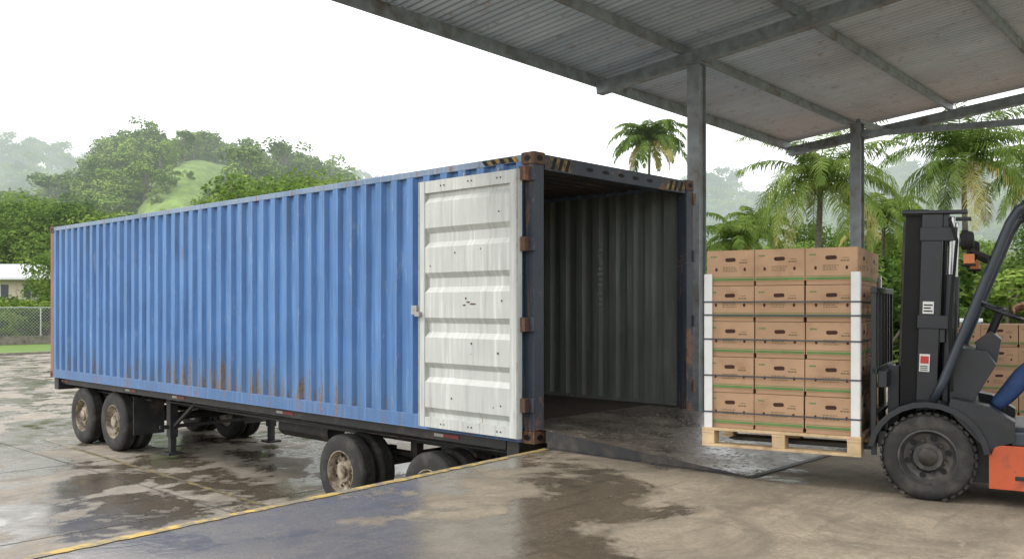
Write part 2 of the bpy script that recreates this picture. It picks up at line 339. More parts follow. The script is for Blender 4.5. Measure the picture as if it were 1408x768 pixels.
# hazard stripes
a=MB(); hz=zt-.15
def stripes(fx,n,w_,h_,mats):
    for i in range(n):
        p=[fx(i*w_,0),fx((i+1)*w_-(.0),0),fx((i+1)*w_+.05,h_),fx(i*w_+.05,h_)]; a.add(p,[(0,1,2,3)],mats[i%2])
stripes(lambda u,v:(.2+u,.001,hz+v),7,.055,.12,(0,1)); stripes(lambda u,v:(W-.6+u,.001,hz+v),7,.055,.12,(0,1))
stripes(lambda u,v:(-.003,.2+u,zt-.078+v),8,.06,.055,(0,1))
for i in range(5):
    cx=.9+i*.28; P=[(cx+.06*math.cos(t),.001,zt-.085+.022*math.sin(t)) for t in [k*math.pi/6 for k in range(12)]]; a.add(P,[tuple(range(12))],1)
obj('hazard_stripes',a,[simple('worn_yellow',(.30,.19,.05),.7,var=.4,dirt=(.05,.04,.035),dscale=9,dthr=(.42,.56)),M_dark],cont,fix=False)
# doors folded back
def door(xs,sgn,name):
    a=MB(); y0,y1,z0,z1=.10,1.60,1.235,3.915; X=lambda o:xs+sgn*o
    def bx(o0,o1,ya,yb,za,zb_,mi=0):
        p,q=sorted((X(o0),X(o1))); a.box(p,q,ya,yb,za,zb_,mi)
    bx(0,.055,y0,y0+.12,z0,z1); bx(0,.055,y1-.1,y1,z0,z1); bx(0,.05,y0+.12,y1-.1,z0,z0+.11); bx(0,.05,y0+.12,y1-.1,z1-.13,z1)
    bx(.055,.062,y0+.005,y0+.03,z0,z1,2); bx(.053,.06,y1-.02,y1-.002,z0,z1,2)
    za,ze=z0+.11,z1-.13; n=5; h=(ze-za)/n; vs=[];fs=[];pr=[]
    for i in range(n):
        pr+=[(za+i*h,.004),(za+i*h+h*.10,.004),(za+i*h+h*.22,.048),(za+i*h+h*.78,.048),(za+i*h+h*.90,.004)]
    pr.append((ze,.004))
    for zz,o in pr: vs+=[(X(o),y0+.12,zz),(X(o),y1-.1,zz)]
    for i in range(len(pr)-1): fs.append((2*i,2*i+1,2*i+3,2*i+2))
    a.add(vs,fs,0)
    rr=random.Random(3)
    for _ in range(26):
        yy=rr.uniform(y0+.2,y1-.15); zz=rr.choice([rr.uniform(z0+.15,z0+1.3),rr.uniform(z0+.2,z1)]); r_=rr.uniform(.005,.013)
        o=None
        q=((zz-za)/h)%1
        if .28<q<.72: o=.0495
        if o is None or zz>z1-.13: continue
        a.lathe([(r_,0),(r_,.004),(0,.005)],(X(o),yy,zz),(sgn,0,0),8,1)
    # rust scar on the third rib
    for dy,dz,l_ in ((0,0,.10),(.07,.02,.06),(.13,-.012,.05)):
        P=[(X(.0495),.75+dy+l_*.5*math.cos(t),za+h*2.52+dz+.009*math.sin(t)) for t in [k*math.pi/5 for k in range(10)]]; a.add(P,[tuple(range(10))],1)
    for zz in (z0+.05,z1-.065):
        for j in range(3):
            for q in (0,.05): a.lathe([(.009,0),(.009,.006),(0,.007)],(X(.0515),y0+.25+j*.42+q,zz+.008*(j%2)),(sgn,0,0),8,1)
    bx(-.01,.085,y1,y1+.09,2.46,2.56,2); bx(.06,.10,y1-.06,y1+.02,2.44,2.49,2)
    for zz in (1.5,2.3,3.1,3.8): bx(-.05,.03,y0-.06,y0+.02,zz,zz+.14,1)
    for yy in (.45,.95): a.tube([(X(-.03),yy,z0-.02),(X(-.03),yy,z1+.05)],.017,8,2)
    obj(name,a,[M_doorw,M_cast,simple('gasket_grey',(.32,.33,.32),.6,var=.3,dirt=(.2,.13,.08),dscale=6)],cont,bevel=.004,fix=False)
door(-.065,-1,'open_door'); door(W+.065,1,'open_door_far')
a=MB()
for i,zz in enumerate([3.35,3.28,3.21,3.1,3.03,2.96,2.89,2.82,2.7,2.63,2.56]):
    a.box(W-.0655,W-.0635,1.35,1.35+.05+(i*7%3)*.015,zz,zz+.035)
obj('stencil_marks',a,[simple('stencil',(.35,.36,.34),.8)],cont)
# ---------------------------------------------------------------- wheels
def tyre(mb,c,ax,Rr,Wd,mt,mr,mh,ri=.29,dish=.12,n=40,bolts=8):
    k=Rr/.52; r=ri*k
    p=[(r,.03),(r+.012,.004),(r+.05*k,0),(Rr*.82,-.006+.006),(Rr*.93,.012),(Rr*.985,.035),(Rr,.06)]
    m=5; w0=Wd-.12
    for i in range(m):
        t0=.06+w0*i/m; t1=.06+w0*(i+1)/m
        p+=[(Rr,t0+.006),(Rr,t1-.014)]
        if i<m-1: p+=[(Rr-.014,t1-.010),(Rr-.014,t1+.002)]
    p+=[(Rr,Wd-.06),(Rr*.985,Wd-.035),(Rr*.93,Wd-.012),(Rr*.8,Wd),(r+.012,Wd-.004),(r,Wd-.03)]
    mb.lathe(p,c,ax,n,mt)
    mb.lathe([(r+.012,.012),(r-.005,.008),(r-.015,.03),(r-.03,dish*.9),(r-.07,dish),(r*.55,dish*.8),(r*.5,dish*.45),(0,dish*.42)],c,ax,n,mr)
    mb.lathe([(r*.34,dish*.5),(r*.33,dish*.0+.02),(r*.25,.01),(0,.01)],c,ax,16,mh)
    mb.lathe([(r,.03),(r,Wd-.03),(0,Wd-.05)],c,ax,20,mh)
    ax=Vector(ax).normalized(); u=ax.orthogonal().normalized(); w_=ax.cross(u)
    for i in range(bolts):
        t=2*math.pi*i/bolts; q=Vector(c)+(u*math.cos(t)+w_*math.sin(t))*r*.62+ax*(dish*.8)
        mb.tube([q,q-ax*.03],.013,6,mh)
    for i in range(bolts):  # hand holes
        t=2*math.pi*(i+.5)/bolts; q=Vector(c)+(u*math.cos(t)+w_*math.sin(t))*(r-.055)+ax*(dish*.93)
        mb.lathe([(.022,-.012),(0,-.012)],q,ax,8,3)
tr=empty('container_trailer_chassis')
a=MB()
for xx in (.85,1.95):
    a.box(xx,xx+.16,.5,12.3,1.14,1.18); a.box(xx,xx+.16,.5,12.3,.82,.86); a.box(xx+.07,xx+.09,.5,12.3,.85,1.15)
a.box(.12,.17,.5,12.45,1.06,1.178); a.box(W-.17,W-.12,.5,12.45,1.06,1.178)
for i in range(11): a.box(.13,W-.13,.6+i*1.17,.7+i*1.17,1.05,1.15)
a.box(.05,W-.05,12.3,12.5,.95,1.175); a.box(.05,W-.05,.25,.42,.95,1.175); a.box(.3,W-.3,.2,.3,.5,.62)
for xx in (.8,2.0): a.box(xx,xx+.1,.22,.3,.6,1.0)
YW=((1.72,.45),(3.38,.47),(10.05,.52),(11.4,.52))
for yy,_ in YW:
    a.tube([(.5,yy,.52),(W-.5,yy,.52)],.07,10)
    for xx in (.88,1.98): a.box(xx,xx+.1,yy-.48,yy+.48,.62,.68); a.box(xx-.02,xx+.12,yy-.07,yy+.07,.5,.72); a.box(xx,xx+.12,yy-.6,yy-.48,.6,.86); a.box(xx,xx+.12,yy+.48,yy+.6,.6,.86)
for xx in (.45,W-.6):   # landing legs + boxes + flaps
    a.box(xx,xx+.14,8.55,8.69,.35,1.05); a.box(xx+.02,xx+.12,8.57,8.67,.1,.36); a.box(xx-.06,xx+.2,8.48,8.76,.06,.1)
    a.beam((xx+.07,8.6,.5),(xx+.07,7.7,1.05),.05,.05)
a.box(.3,W-.3,8.6,8.64,.5,.56); a.box(.15,.7,9.27,9.29,.35,1.0); a.box(W-.7,W-.15,9.27,9.29,.35,1.0)
a.tube([(1.25,5.0,.7),(1.25,6.3,.7)],.16,14); a.tube([(.35,9.0,.95),(.35,12.3,.98)],.02,6)
a.tube([(.3,.6,1.0),(.32,3.0,.98),(.34,6.0,1.0),(.35,8.5,.97)],.014,6)
obj('frame',a,[M_black],tr,bevel=.006)
a=MB()
for i,yy in enumerate((1.2,4.4,7.4,9.1,12.0)): a.box(.112,.119,yy,yy+.25,1.10,1.135,0); a.box(.112,.119,yy+.25,yy+.4,1.10,1.135,1)
obj('reflector_tape',a,[simple('dull_red_tape',(.22,.03,.025),.5),simple('dull_white_tape',(.4,.38,.35),.5)],tr)
for yy,Rr in YW:
    a=MB()
    for xx,sx in ((.12,1),(.42,1),(W-.12,-1),(W-.42,-1)): tyre(a,(xx,yy,Rr),(sx,0,0),Rr,.25,0,1,1)
    obj('dual_wheel',a,[M_rubber,M_rim,M_black,M_dark],tr,angle=35)
# ---------------------------------------------------------------- canopy
can=empty('dock_canopy'); SL=-.095; KX=.046
rz=lambda y:5.83+SL*(y-2.5)
sk_=lambda x:KX*(x-3.6)
RX0,RX1,RY0,RY1=-3.4,10.35,-6.6,2.14
a=MB(); pitch=.12; nx=int((RX1-RX0)/pitch*6); vs=[];fs=[]
for i in range(nx+1):
    x=RX0+(RX1-RX0)*i/nx; o=.022*math.sin(2*math.pi*x/pitch)
    ye=RY1+sk_(x); vs+=[(x,RY0,rz(RY0)+o),(x,ye,rz(ye)+o)]
for i in range(nx): fs.append((2*i,2*i+2,2*i+3,2*i+1))
a.add(vs,fs); obj('roof_sheet',a,[M_roof],can,smooth=True,fix=False)
a=MB()
def purl(yy,dz,w_,h_):
    ya,yb=yy+sk_(RX0),yy+sk_(RX1); a.beam((RX0+.03,ya,rz(ya)-dz),(RX1-.03,yb,rz(yb)-dz),w_,h_)
for yy in (.55,-1.05,-2.7,-4.35,-6.0): purl(yy,.083,.055,.115)
purl(2.0,.105,.05,.16)
obj('purlins',a,[M_beam],can,bevel=.006)
a=MB()
for xx in (-1.9,3.6,10.2) :
    z_=lambda y:rz(y)-.228
    ye=1.95+sk_(xx); a.beam((xx,ye,z_(ye)),(xx,RY0+.1,z_(RY0+.1)),.15,.17)
a.beam((8.87,.35,5.54),(8.87,-6.5,5.16),.08,.1); 
obj('rafters',a,[M_beam],can,bevel=.008)
a=MB()
for xx,yy in ((3.62,.36),(8.87,.36),(3.62,-6.4),(8.87,-6.4)):
    zt_=rz(yy)-.325
    for o in (-.085,.085): a.box(xx+o-.006,xx+o+.006,yy-.09,yy+.09,1.16,zt_)
    a.box(xx-.079,xx+.079,yy-.05,yy-.038,1.16,zt_); a.box(xx-.079,xx+.079,yy+.038,yy+.05,1.16,zt_)
    a.box(xx-.16,xx+.16,yy-.16,yy+.16,1.151,1.163)
    a.box(xx-.13,xx+.13,yy-.13,yy+.13,zt_,zt_+.012)
a.beam((8.87,.35,5.75),(10.2,.35,5.77),.08,.12)
obj('posts',a,[M_gal],can,bevel=.003)
# ---------------------------------------------------------------- cartons
M_kraft=simple('kraft_cardboard',(.39,.245,.15),.8,var=.12,scale=3,spec=.2)
M_kraft2=simple('kraft_cardboard_lid',(.43,.275,.17),.8,var=.12,scale=2,spec=.2,dirt=(.35,.215,.13),dscale=5)
M_green=simple('green_print',(.10,.20,.06),.8,var=.2)
M_print=simple('dark_print',(.15,.115,.06),.8,var=.3)
M_hole=simple('carton_hand_hole',(.05,.018,.012),.9)  # flat dark shapes painted for the shaded inside of the hand holes
M_wood=simple('pallet_wood',(.52,.38,.22),.8,var=.25,scale=5,dirt=(.25,.16,.09),dscale=4)
CM=[M_kraft,M_kraft2,M_green,M_print,M_hole]
def carton(mb,x0,y0,z0,lx,ly,lz,r):
    g=.008; x1=x0+lx-g;y1=y0+ly-g;z1=z0+lz-.004; M=Matrix.Translation((x0+lx/2,y0+ly/2,0))@Matrix.Rotation(r.uniform(-.018,.018),4,'Z')@Matrix.Translation((-x0-lx/2+r.uniform(-.004,.004),-y0-ly/2+r.uniform(-.006,.006),0))
    mb.box(x0+.006,x1-.006,y0+.006,y1-.006,z0,z0+lz*.5,0,M); mb.box(x0,x1,y0,y1,z0+lz*.12,z1,1,M)
    def face(T,ln):
        def q(u0,u1,v0,v1,mi,o=.0015): mb.add([M@Vector(T(u,v,o)) for u,v in((u0,v0),(u1,v0),(u1,v1),(u0,v1))],[(0,1,2,3)],mi)
        q(.006,ln-.006,lz*.135,lz*.20,2); q(.006,ln-.006,lz*.225,lz*.24,2)
        cx=ln*.5; cz=lz*.72; P=[]
        for i in range(12):
            t=2*math.pi*i/12; P.append(M@Vector(T(cx+(.026 if math.cos(t)>0 else -.026)+.016*math.cos(t),cz+.016*math.sin(t),.002)))
        mb.add(P,[tuple(range(12))],4)
        for cx2 in (ln*.2,ln*.8):
            P=[M@Vector(T(cx2+.010*math.cos(2*math.pi*i/8),lz*.45+.015*math.sin(2*math.pi*i/8),.002)) for i in range(8)]; mb.add(P,[tuple(range(8))],4)
        for i in range(3):
            u=ln*.34
            while u<ln*(.62-.04*(i%2)):
                w2=r.uniform(.008,.022); q(u,u+w2,lz*(.50-.055*i),lz*(.522-.055*i),3); u+=w2+.006
        u=ln*.68
        for w2 in (.02,.014,.018): q(u,u+w2,lz*.62,lz*.655,3); u+=w2+.005
        q(ln*.72,ln*.84,lz*.70,lz*.715,3)
        u=ln*.08
        for w2 in (.012,.016,.012): q(u,u+w2,lz*.79,lz*.83,2); u+=w2+.004
    face(lambda u,v,o:(x0+u,y0-o,z0+v),lx-g); face(lambda u,v,o:(x1-u,y1+o,z0+v),lx-g)
    face(lambda u,v,o:(x1+o,y0+u,z0+v),ly-g); face(lambda u,v,o:(x0-o,y1-u,z0+v),ly-g)
def pallet(mb,x0,x1,y0,y1,z0,mi=0,h=.15):
    n=7; ly=(y1-y0)
    for i in range(n): 
        a0=y0+i*(ly+.03)/n; mb.box(x0,x1,a0,a0+ly/n-.02,z0+h-.022,z0+h,mi)
    for xx in (x0,(x0+x1)/2-.05,x1-.1):
        mb.box(xx,xx+.1,y0,y1,z0+h-.044,z0+h-.0225,mi)
        for yy in (y0,(y0+y1)/2-.07,y1-.14): mb.box(xx+.001,xx+.099,yy+.002,yy+.138,z0+.022,z0+h-.0445,mi)
    for yy in (y0,(y0+y1)/2-.06,y1-.12): mb.box(x0,x1,yy,yy+.12,z0,z0+.0215,mi)
def load(name,loc,rz_,nx,ny,nz,lx,ly,lz,z0,boards=True,pal=True,seed=1):
    E=empty(name,loc,rz_); r=random.Random(seed); a=MB()
    for k_ in range(nz):
        for i in range(nx):
            for j in range(ny): carton(a,-nx*lx+i*lx,.03+j*ly,z0+k_*lz,lx,ly,lz,r)
    obj('cartons',a,CM,E,bevel=0,fix=False)
    if pal:
        a=MB(); pallet(a,-nx*lx-.03,.02,0,ny*ly+.06,z0-.152); obj('wooden_pallet',a,[M_wood],E,bevel=.003)
    if boards:
        a=MB(); X0=-nx*lx;X1=0;Y0=.018;Y1=ny*ly+.042; t=.006; hz0,hz1=z0-.1,z0+lz*nz-.19
        for sx,xx in ((1,X0-.010),(-1,X1+.006)):
            for sy,yy in ((1,Y0),(-1,Y1)):
                p,q=sorted((xx,xx+sx*.06)); a.box(p,q,min(yy,yy-sy*t),max(yy,yy-sy*t),hz0,hz1)
                p,q=sorted((yy-sy*t,yy+sy*.06)); a.box(min(xx,xx-sx*t),max(xx,xx-sx*t),p,q,hz0,hz1)
        obj('corner_boards',a,[M_white],E,bevel=.002)
        a=MB()
        for i,zz in enumerate((z0+lz*.42,z0+lz*1.45,z0+lz*2.47,z0+lz*3.15,z0+lz*3.52)):
            X0_,X1_,Y0_,Y1_=X0-.019,X1+.015,Y0-.009,Y1+.009
            a.box(X0_,X1_,Y0_-.002,Y0_,zz,zz+.012); a.box(X0_,X1_,Y1_,Y1_+.002,zz,zz+.012); a.box(X0_-.002,X0_,Y0_,Y1_,zz,zz+.012); a.box(X1_,X1_+.002,Y0_,Y1_,zz,zz+.012)
        obj('straps',a,[simple('strap',(.05,.055,.06),.35)],E)
    return E
PL=C(2.576,6.7); RZ=math.radians(-76.3)
load('carton_pallet_load',(PL[0],PL[1],1.15),RZ,3,2,5,.387,.60,.284,.43)
q=PX(1475,9.8); load('carton_pallet_load',(q[0]+.3,q[1]+.2,1.15),RZ+.1,3,2,4,.387,.5,.26,.152,boards=False,seed=4)
load('carton_stack',(.9,3.4,1.325),0,2,2,6,.39,.5,.25,.0,boards=False,pal=False,seed=9)
# ---------------------------------------------------------------- forklift
fk=empty('forklift',(PL[0],PL[1],1.15),RZ)
M_fblk=simple('forklift_black_paint',(.013,.015,.019),.4,var=.3,scale=4,dirt=(.035,.032,.028),dscale=6,dthr=(.55,.8))
M_fgry=simple('forklift_slate_paint',(.028,.038,.052),.38,var=.25,scale=4,dirt=(.05,.046,.04),dscale=5,dthr=(.55,.8))
M_forg=simple('forklift_orange_paint',(.46,.085,.03),.4,var=.2,scale=3,dirt=(.12,.05,.035),dscale=6)
M_grease=simple('greasy_steel',(.05,.045,.04),.4,.6,var=.5)
M_amber=simple('amber_lens',(.45,.13,.03),.25,var=.1); M_lens=simple('lamp_lens',(.6,.6,.58),.1,var=.05)
a=MB()
for yy in (.0,1.15):
    tyre(a,(.47,yy,.315),(0,1 if yy<.5 else -1,0),.315,.23,0,1,2,ri=.32,dish=.07,n=40,bolts=6)
for yy in (.0,.92):
    for i in range(34):
        t=2*math.pi*i/34; c_=Vector((.47+.313*math.cos(t),0,.315+.313*math.sin(t)))
        for ys,ye,sk in ((-.112,-.01,.3),(.01,.112,-.3)):
            M=Matrix.Translation((c_.x,yy+.115,c_.z))@Matrix.Rotation(-t,4,'Y')@Matrix.Rotation(sk,4,'X')
            if math.sin(t)>-.93: a.box(-.010,.008,ys,ye,-.014,.014,0,M)
for yy in (.08,1.07): tyre(a,(2.02,yy,.26),(0,1 if yy<.5 else -1,0),.26,.18,0,1,2,ri=.32,dish=.05,n=32,bolts=6)
obj('wheels',a,[M_rubber,simple('forklift_rim',(.04,.04,.04),.5,var=.4,dirt=(.10,.085,.07),dscale=8),M_grease,M_dark],fk,angle=35)
a=MB(); lean=Matrix.Translation((.0,0,.3))@Matrix.Rotation(math.radians(1.8),4,'Y')@Matrix.Translation((0,0,-.3))
for yy,sg in ((.24,1),(.83,-1)):
    yo=yy if sg>0 else yy+.08
    def ch(x0_,x1_,yA,z0_,z1_,mi):
        y_a,y_b=sorted((yA,yA+sg*.014)); a.box(x0_,x1_,y_a,y_b,z0_,z1_,mi,lean)
        y_a,y_b=sorted((yA+sg*.014,yA+sg*.075)); a.box(x0_,x0_+.018,y_a,y_b,z0_,z1_,mi,lean); a.box(x1_-.018,x1_,y_a,y_b,z0_,z1_,mi,lean)
    ch(.36,.50,yo,.07,2.10,0); ch(.245,.39,yo+sg*.03,.12,2.13,1)
    a.tube([lean@Vector((.56,yo+sg*.05,.3)),lean@Vector((.56,yo+sg*.05,1.65))],.034,12,0); a.tube([lean@Vector((.56,yo+sg*.05,1.65)),lean@Vector((.56,yo+sg*.05,2.08))],.02,10,2)
    a.box(.22,.26,min(yo+sg*.1,yo+sg*.14),max(yo+sg*.1,yo+sg*.14),.5,2.05,3,lean)
    for zz in (.35,1.25,1.9): a.box(.35,.60,min(yo-sg*.012,yo-sg*.001),max(yo-sg*.012,yo-sg*.001),zz,zz+.1,0,lean)
for zz,h_ in ((.1,.12),(1.15,.1),(2.0,.1)): a.box(.50,.54,.25,.90,zz,zz+h_,0,lean)
a.box(.22,.40,.26,.89,2.09,2.135,0,lean); a.box(.22,.66,.22,.32,2.10,2.125,0,lean); a.box(.22,.66,.83,.93,2.10,2.125,0,lean); a.box(.25,.29,.27,.88,.45,.55,0,lean)
for k_ in range(4): a.tube([lean@Vector((.46,.42+k_*.045,.4)),lean@Vector((.45,.42+k_*.045,1.4)),lean@Vector((.33,.42+k_*.045,2.0))],.014,8,1)
a.tube([lean@Vector((.40,.66,.15)),lean@Vector((.40,.66,1.55))],.05,12,0)
a.tube([lean@Vector((.545,.20,2.06)),lean@Vector((.60,.19,1.9)),lean@Vector((.57,.20,1.3)),lean@Vector((.60,.22,.8))],.012,8,1)
obj('mast',a,[M_fblk,M_dark,M_hydr,M_grease],fk,bevel=.004)
a=MB()
for zz in (.36,.80): a.box(.13,.19,.06,1.09,zz,zz+.12,0)
for yy in (.30,.80): a.box(.17,.25,yy,yy+.05,.34,.95,0)
for yy in (.04,.20,.36,.52,.68,.84,1.04): a.box(.085,.12,yy,yy+.035,.92 if yy not in(.04,1.04) else .3,1.50,0)
a.box(.08,.125,.04,1.075,1.50,1.545,0); a.box(.08,.125,.04,1.075,.90,.945,0); a.box(.085,.122,.08,1.04,.58,.61,0)
for yy in (.25,.80):
    a.box(.045,.085,yy,yy+.11,.31,.95,1); a.sideprism([(.085,.305),(.085,.345),(-1.0,.335),(-1.05,.318),(-1.0,.305)],yy,yy+.11,1)
obj('carriage_and_forks',a,[M_fblk,M_grease],fk,bevel=.004)
a=MB()
a.box(.62,2.1,.16,.99,.14,.50,0)                              # frame
def arc(y0,y1,mi):
    n_=12; o=[];i_=[]
    for k_ in range(n_+1):
        t=math.radians(172-(172-8)*k_/n_); o.append((.47+.405*math.cos(t),.315+.40*math.sin(t))); i_.append((.47+.365*math.cos(t),.315+.36*math.sin(t)))
    vs=[(x,y0,z) for x,z in o+i_]+[(x,y1,z) for x,z in o+i_]; m=n_+1; N2=2*m; fs=[]
    for k_ in range(n_):
        fs+=[(k_,k_+1,k_+1+N2,k_+N2),(k_+m,k_+m+N2,k_+1+m+N2,k_+1+m),(k_,k_+m,k_+m+1,k_+1),(k_+N2,k_+1+N2,k_+m+1+N2,k_+m+N2)]
    fs+=[(0,N2,N2+m,m),(n_,n_+m,n_+m+N2,n_+N2)]; a.add(vs,fs,mi)
arc(-.02,.25,0); arc(.90,1.17,0)
for y0_,y1_ in ((.01,.20),(.95,1.14)):
    a.sideprism([(.60,.66),(.875,.36),(.90,.42),(1.02,.46),(1.02,.60),(.86,.70),(.62,.745)],y0_,y1_,0)
    a.box(1.0,1.62,y0_+.02,y1_,.44,.52,1)   # step
    a.sideprism([(.86,.13),(.86,.40),(.92,.435),(1.7,.435),(1.7,.13)],y0_-.0,y1_,2)
    a.box(1.02,1.55,y0_-.004,y0_+.002,.20,.23,0)
a.sideprism([(.60,.50),(.60,1.02),(.66,1.10),(.84,1.08),(.90,.98),(.76,.72),(.80,.52)],.22,.93,0)   # cowl
a.box(.58,1.5,.2,.95,.50,.545,1)
a.sideprism([(1.28,.52),(1.24,.68),(1.32,.71),(1.75,.73),(1.75,.52)],.12,1.03,1)   # seat deck / hood
a.sideprism([(1.65,.15),(1.62,.85),(1.75,.95),(2.25,.90),(2.42,.75),(2.45,.35),(2.3,.15)],.04,1.11,2)  # counterweight
obj('body',a,[M_fblk,M_fgry,M_forg],fk,bevel=.014)
a=MB()
for yy in (.075,1.075):
    p=[(.50,.72),(.56,.84),(.70,1.22),(.85,1.62),(.985,1.98),(1.04,2.075),(1.14,2.12),(1.6,2.15),(2.1,2.13),(2.16,2.08),(2.10,1.6),(2.0,.90)]
    a.tube([(x_,yy,z_) for x_,z_ in p],.032,10,0)
for i in range(7): a.tube([(1.08+i*.16,.09,2.115+.01*(i>0)),(1.08+i*.16,1.06,2.115+.01*(i>0))],.014 if i else .028,8,0)
a.tube([(.60,.10,.95),(.60,1.05,.95)],.02,8,0)
obj('overhead_guard',a,[M_fgry],fk,smooth=True)
a=MB()
for yy in (.03,1.12):
    a.beam((.86,yy+.03,1.74),(.74,yy,1.80),.03,.03,0); a.lathe([(.0,-.05),(.05,-.045),(.07,0),(.072,.03),(.06,.035)],(.72,yy,1.87),(-1,0,0),20,0); a.lathe([(.06,.032),(.0,.04)],(.72,yy,1.87),(-1,0,0),20,2)
    a.box(.70,.77,yy-.035,yy+.035,1.70,1.77,1); a.box(.685,.78,yy-.04,yy+.04,1.685,1.70,0); a.beam((.73,yy,1.66),(.73,yy+.001,1.86),.02,.02,0,(1,0,0))
obj('lamps',a,[M_dark,M_amber,M_lens],fk,bevel=.005)
a=MB()
a.tube([(.78,.55,1.0),(.92,.50,1.35)],.03,10,0); col=Vector((.92,.50,1.37)); axw=Vector((.45,-.05,1)).normalized()
u=axw.orthogonal().normalized(); w_=axw.cross(u); ring=[col+(u*math.cos(t)+w_*math.sin(t))*.165 for t in [2*math.pi*i/28 for i in range(29)]]
a.tube(ring,.014,8,0,caps=False); a.ell(col,(.04,.04,.03),0)
for i in range(3): t=2*math.pi*i/3; a.tube([col,col+(u*math.cos(t)+w_*math.sin(t))*.16],.01,6,0)
a.sideprism([(.78,1.02),(.76,1.14),(.86,1.22),(.93,1.16),(.90,.98)],.38,.68,0)
for i in range(3): a.tube([(.84,.72+i*.06,1.05),(.90,.72+i*.06,1.28)],.008,6,0); a.ell((.90,.72+i*.06,1.29),(.018,.018,.022),0)
a.sideprism([(1.34,.70),(1.32,.80),(1.38,.84),(1.78,.82),(1.84,.80),(1.94,1.36),(2.02,1.34),(1.90,.73)],.33,.82,0)
obj('controls_and_seat',a,[M_fblk],fk,bevel=.012)
a=MB()
def stick(x,y,z,w__,h__,mi): a.box(x,x+w__,y-.002,y,z,z+h__,mi,lean)
stick(.385,.2265,1.36,.075,.09,0)
for i in range(3): stick(.392,.2240,1.375+i*.022,.06-.012*(i%2),.009,1)
stick(.375,.2265,.93,.07,.13,0); stick(.382,.2240,.99,.056,.055,2)
for i in range(3): stick(.382,.2240,.94+i*.014,.05,.006,1)
obj('labels',a,[M_white,M_dark,M_red],fk)
# ---------------------------------------------------------------- driver
dr=empty('forklift_driver',(PL[0],PL[1],1.15),RZ)
M_cloth=simple('blue_workwear',(.025,.055,.15),.85,var=.3,scale=9,bump=.4); M_skin=simple('skin',(.30,.16,.10),.5,var=.1); M_boot=simple('boots',(.03,.025,.02),.6); M_hair=simple('hair_black',(.012,.01,.009),.5)
def skin(name,joints,edges,mat,sub=2):
    me=bpy.data.meshes.new(name); me.from_pydata([(j[0],j[1],j[2]) for j in joints],edges,[]); me.materials.append(mat)
    o=bpy.data.objects.new(name,me); sc.collection.objects.link(o); o.parent=dr
    o.modifiers.new('skin','SKIN').use_smooth_shade=True
    for i,j in enumerate(joints):
        rr=j[3]; me.skin_vertices[0].data[i].radius=rr if hasattr(rr,'__len__') else (rr,rr)
    me.skin_vertices[0].data[0].use_root=True
    m=o.modifiers.new('sub','SUBSURF'); m.levels=sub; m.render_levels=sub; return o
yc=.56
J=[(1.62,yc,.93,(.17,.13)),(1.62,yc,1.13,(.15,.12)),(1.57,yc,1.34,(.17,.12)),(1.54,yc,1.46,(.07,.07)),
 (1.50,yc-.11,.93,.10),(1.10,yc-.17,.95,.078),(.97,yc-.17,.76,.066),(.88,yc-.17,.66,.052),
 (1.50,yc+.11,.93,.10),(1.12,yc+.16,.95,.078),(1.00,yc+.16,.76,.066),(.92,yc+.16,.66,.052),
 (1.54,yc-.19,1.38,.065),(1.36,yc-.25,1.20,.052),(1.20,yc-.22,1.33,.042),(1.10,yc-.19,1.43,.036),
 (1.54,yc+.19,1.38,.065),(1.36,yc+.25,1.20,.052),(1.20,yc+.17,1.32,.042),(1.10,yc+.08,1.42,.036)]
E_=[(0,1),(1,2),(2,3),(0,4),(4,5),(5,6),(6,7),(0,8),(8,9),(9,10),(10,11),(2,12),(12,13),(13,14),(14,15),(2,16),(16,17),(17,18),(18,19)]
skin('body_clothes',J,E_,M_cloth)
for yy,x_ in ((yc-.17,.88),(yc+.16,.92)):
    skin('boot',[(x_,yy,.66,.05),(x_-.01,yy,.60,.05),(x_-.06,yy,.587,.045),(x_-.12,yy,.58,.035)],[(0,1),(1,2),(2,3)],M_boot)
for (wx,wy,wz) in ((1.10,yc-.19,1.44),(1.10,yc+.08,1.42)):
    wz-=.055
    skin('palm',[(wx+.02,wy,wz+.05,.027),(wx-.025,wy,wz+.035,(.036,.018)),(wx-.055,wy,wz+.03,(.038,.016))],[(0,1),(1,2)],M_skin)
    for i in range(4):
        fy=wy-.030+i*.020; l_=(.9,1.,.95,.8)[i]
        skin('finger',[(wx-.045,fy,wz+.030,.0095),(wx-.055-.030*l_,fy,wz+.022,.009),(wx-.055-.044*l_,fy,wz-.006,.0085),(wx-.055-.030*l_,fy,wz-.022,.0075)],[(0,1),(1,2),(2,3)],M_skin)
    skin('thumb',[(wx-.02,wy+.028,wz+.02,.012),(wx-.045,wy+.052,wz+.01,.011),(wx-.075,wy+.055,wz-.005,.009)],[(0,1),(1,2)],M_skin)
a=MB(); hc=Vector((1.50,yc,1.65)); a.ell(hc,(.095,.075,.115),0,20,14); a.ell(hc+Vector((-.02,0,-.06)),(.07,.055,.06),0,16,10); a.tube([(1.54,yc,1.45),(1.51,yc,1.59)],.052,12,0)
a.ell(hc+Vector((-.098,0,-.015)),(.018,.014,.022),0); a.box(hc.x-.09,hc.x-.086,yc-.025,yc+.025,hc.z-.062,hc.z-.056,2)
for sy in (-1,1): a.ell(hc+Vector((-.083,sy*.03,.012)),(.012,.014,.009),3); a.ell(hc+Vector((-.092,sy*.03,.012)),(.005,.006,.006),2); a.ell(hc+Vector((.01,sy*.077,-.01)),(.018,.01,.03),0)
a.ell(hc+Vector((.018,0,.035)),(.097,.082,.10),1,20,14)
obj('head',a,[M_skin,M_hair,M_dark,M_white],dr,smooth=True)
